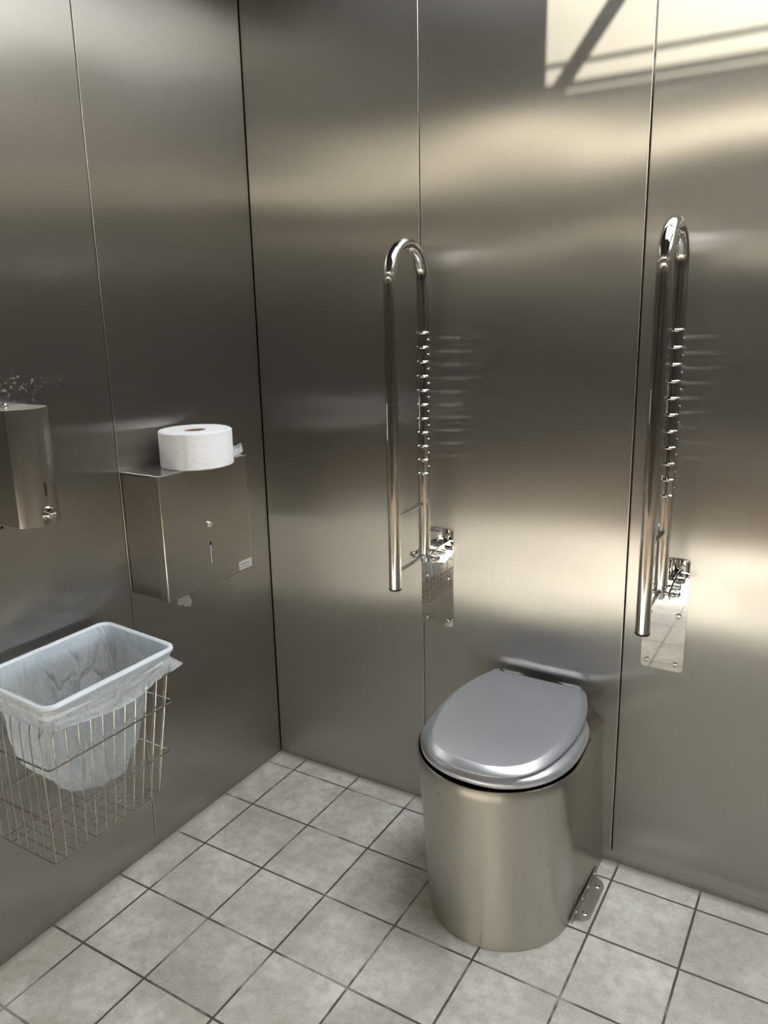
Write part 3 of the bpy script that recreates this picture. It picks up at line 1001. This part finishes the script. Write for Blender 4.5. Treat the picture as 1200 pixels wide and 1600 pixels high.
# x0,x1,y0(right),y1(left) at height z
def bx(z):
    t = (z - 0.312) / (0.66 - 0.312)
    return (0.014, 0.200 + 0.004 * t, -0.688 + 0.040 * t + 0.015 * min(1, 3 * t), -0.968 - 0.004 * t - 0.0 * t)
def at(x, y, z): return Vector((x, y + 0.81, z - 0.31))
zT = 0.655
WR = 0.00125
b0 = bx(zB); bT = bx(zT)
NYW = 12
for k in range(NYW):
    t = k / (NYW - 1)
    yb_ = b0[2] + (b0[3] - b0[2]) * t; yt_ = bT[2] + (bT[3] - bT[2]) * t
    yr_ = -0.672 + (-0.972 + 0.672) * t
    pts = [at(0.037, yr_, 0.689), at(bT[0] + 0.004, yt_, 0.60), at(b0[0], yb_, zB), at(b0[1], yb_, zB), at(bT[1] - 0.001, yt_, 0.60), at(0.256, yr_, 0.680)]
    bm = bmesh.new(); sweep(bm, arc_path(pts, 0.012, 4), WR, 7)
    link_obj('wire', bm, m_wire, wb)
NXW = 7
for k in range(NXW):
    t = (k + 0.15) / (NXW - 0.7)
    xb = b0[0] + (b0[1] - b0[0]) * t; xt = bT[0] + (bT[1] - bT[0]) * t
    xr_ = 0.045 + 0.200 * t
    pts = [at(xr_, -0.659, 0.692 - 0.06 * (xr_ - 0.03)), at(xt, bT[2] - 0.004, 0.60), at(xb, b0[2], zB - 0.0026), at(xb, b0[3], zB - 0.0026), at(xt, bT[3] + 0.003, 0.60), at(xr_, -0.983, 0.692 - 0.06 * (xr_ - 0.03))]
    bm = bmesh.new(); sweep(bm, arc_path(pts, 0.012, 4), WR, 7)
    link_obj('wire', bm, m_wire, wb)
for z, (x0, x1, y0, y1) in ((0.410, (0.008, 0.208, -0.650, -0.966)), (0.527, (0.008, 0.208, -0.627, -0.961))):
    bm = bmesh.new()
    sweep(bm, arc_path([at(x0, y0, z), at(x1, y0, z), at(x1, y1, z), at(x0, y1, z)], 0.010, 5, True), 0.0022, 9, closed=True)
    link_obj('frame_ring', bm, m_wire, wb)
# ------------------------------------------------------------------ bag and rim
def rrect(x0, x1, y0, y1, rad, z, nc=8, ns=14):
    pts = []
    cs = [(x1 - rad, y0 - rad, 0), (x1 - rad, y1 + rad, -0.5 * PI), (x0 + rad, y1 + rad, -PI), (x0 + rad, y0 - rad, -1.5 * PI)]
    arcs = []
    for (cx, cy, a0) in cs:
        arcs.append([(cx + rad * math.cos(a0 + 0.5 * PI - 0.5 * PI * k / nc), cy + rad * math.sin(a0 + 0.5 * PI - 0.5 * PI * k / nc)) for k in range(nc + 1)])
    for i in range(4):
        a = arcs[i]; nx_ = arcs[(i + 1) % 4][0]
        pts += a
        for k in range(1, ns):
            t = k / ns
            pts.append((a[-1][0] * (1 - t) + nx_[0] * t, a[-1][1] * (1 - t) + nx_[1] * t))
    return [Vector((x, y, z)) for x, y in pts]
def rim_z(x): return 0.700 - 0.06 * (x - 0.03)
RX0, RX1, RY0, RY1 = 0.030, 0.264, -0.652, -0.990
rim = empty('liner_holder', 'white plastic rim frame holding the bag open over the wire basket', 'holder', (0.14, -0.82, 0.69))
def to(p, c=Vector((0.14, -0.82, 0.69))): return p - c
bm = bmesh.new()
rings = []
for d, dz in ((0.000, -0.005), (-0.003, -0.002), (-0.0025, 0.002), (0.001, 0.0045), (0.006, 0.0045), (0.0095, 0.001), (0.0105, -0.004), (0.0105, -0.030), (0.0085, -0.030), (0.0080, -0.005), (0.000, -0.005)):
    r = rrect(RX0 + d, RX1 - d, RY0 - d, RY1 + d, max(0.012, 0.028 - d), 0)
    rings.append([to(Vector((p.x, p.y, rim_z(p.x) + dz))) for p in r])
loft(bm, rings)
bmesh.ops.remove_doubles(bm, verts=bm.verts[:], dist=1e-6)
link_obj('frame', bm, m_plastic, rim, angle=50)

bag = empty('bin_bag', 'translucent white plastic bag hanging inside the wire basket', 'bag', (0.14, -0.82, 0.37))
def tob(p): return p - Vector((0.14, -0.82, 0.37))
levels = [(0.692, 0.0415, 0.2525, -0.6635, -0.9785), (0.660, 0.043, 0.240, -0.667, -0.970), (0.63, 0.043, 0.212, -0.671, -0.961), (0.60, 0.040, 0.197, -0.673, -0.957),
          (0.56, 0.036, 0.193, -0.676, -0.952), (0.52, 0.034, 0.192, -0.684, -0.946), (0.48, 0.034, 0.190, -0.698, -0.932),
          (0.45, 0.040, 0.186, -0.704, -0.914), (0.42, 0.046, 0.178, -0.710, -0.885), (0.395, 0.056, 0.165, -0.716, -0.850), (0.378, 0.075, 0.145, -0.722, -0.815), (0.368, 0.09, 0.13, -0.728, -0.790)]
rings = []
# interpolate levels
L2 = []
for a, b_ in zip(levels, levels[1:]):
    for k in range(3):
        t = k / 3
        L2.append(tuple(a[i] * (1 - t) + b_[i] * t for i in range(5)))
L2.append(levels[-1])
for (z, x0, x1, y0, y1) in L2:
    rad = 0.025 if z > 0.5 else 0.030
    rad = min(rad, (x1 - x0) * 0.45)
    r = rrect(x0, x1, y0, y1, rad, z, 8, 22)
    amp = min(1.0, (0.692 - z) / 0.10) * 0.009
    cen = Vector(((x0 + x1) / 2, (y0 + y1) / 2, z))
    out_ = []
    for p in r:
        d = (p - cen); d.z = 0; d.normalize()
        v1 = noise.noise(Vector((p.x * 16, p.y * 16, z * 5)))
        v2 = abs(noise.noise(Vector((p.x * 30 + 7, p.y * 30, z * 8 + 2))))
        fold = (0.5 + 0.5 * math.sin(math.atan2(p.y - cen.y, p.x - cen.x) * 9 + 5 * noise.noise(Vector((p.x * 5, p.y * 5, z * 3))))) ** 6
        q = p + d * (amp * (v1 * 1.6 - v2 * 1.4) - amp * 0.25 - amp * 1.3 * fold)
        q.z += 0.006 * noise.noise(Vector((p.x * 20, p.y * 20, 9))) * amp / 0.009
        if z > 0.64: q.z += (rim_z(p.x) - 0.69)
        q.x = max(q.x, 0.006)
        out_.append(tob(q))
    rings.append(out_)
bm = bmesh.new()
loft(bm, rings, cap1=True)
link_obj('bag_body', bm, m_bag, bag, angle=80)
# cuff folded over the rim and hanging outside
bm = bmesh.new()
rings = []
NL = 12
base_ring = rrect(RX0, RX1, RY0, RY1, 0.028, 0, 8, 22)
npt = len(base_ring)
cen = Vector(((RX0 + RX1) / 2, (RY0 + RY1) / 2, 0))
for j in range(NL + 1):
    t = j / NL
    ring = []
    for i, p in enumerate(base_ring):
        d = (p - cen)
        # outward direction
        a = base_ring[i - 1]; c = base_ring[(i + 1) % npt]
        nn = Vector((-(c.y - a.y), (c.x - a.x), 0)).normalized()
        if nn.dot(d) < 0: nn = -nn
        # length of the cuff: longest at the front-right, shortest at the left end
        sfr = max(0.0, min(1.0, (p.y + 0.99) / 0.34)) * max(0.0, min(1.0, (p.x - 0.05) / 0.15))
        length = 0.045 + 0.012 * noise.noise(Vector((p.x * 9, p.y * 9, 4))) + 0.024 * math.sin(PI * min(1, sfr * 1.05)) * (p.x > 0.1)
        off = 0.0035 - 0.016 * min(1, t * 2.2) + 0.007 * t * t
        corner = math.exp(-((p.x - RX1) ** 2 + (p.y - RY0) ** 2) / 0.0012)
        off += 0.026 * corner * t * t
        if t > 0.25:
            off += 0.0030 * noise.noise(Vector((p.x * 40, p.y * 40, t * 6))) + 0.002 * math.sin(p.y * 260 + t * 3) * t
        # horizontal gathers where the film is stretched tight
        off += 0.0012 * math.sin(t * 26 + noise.noise(Vector((p.x * 6, p.y * 6, 1))) * 3)
        z = rim_z(p.x) - 0.003 - length * t
        q = p + nn * off
        q.x = max(q.x, 0.008)
        q.z = z
        ring.append(tob(q))
    rings.append(ring)
loft(bm, rings)
link_obj('folded_cuff', bm, m_bag, bag, angle=80)
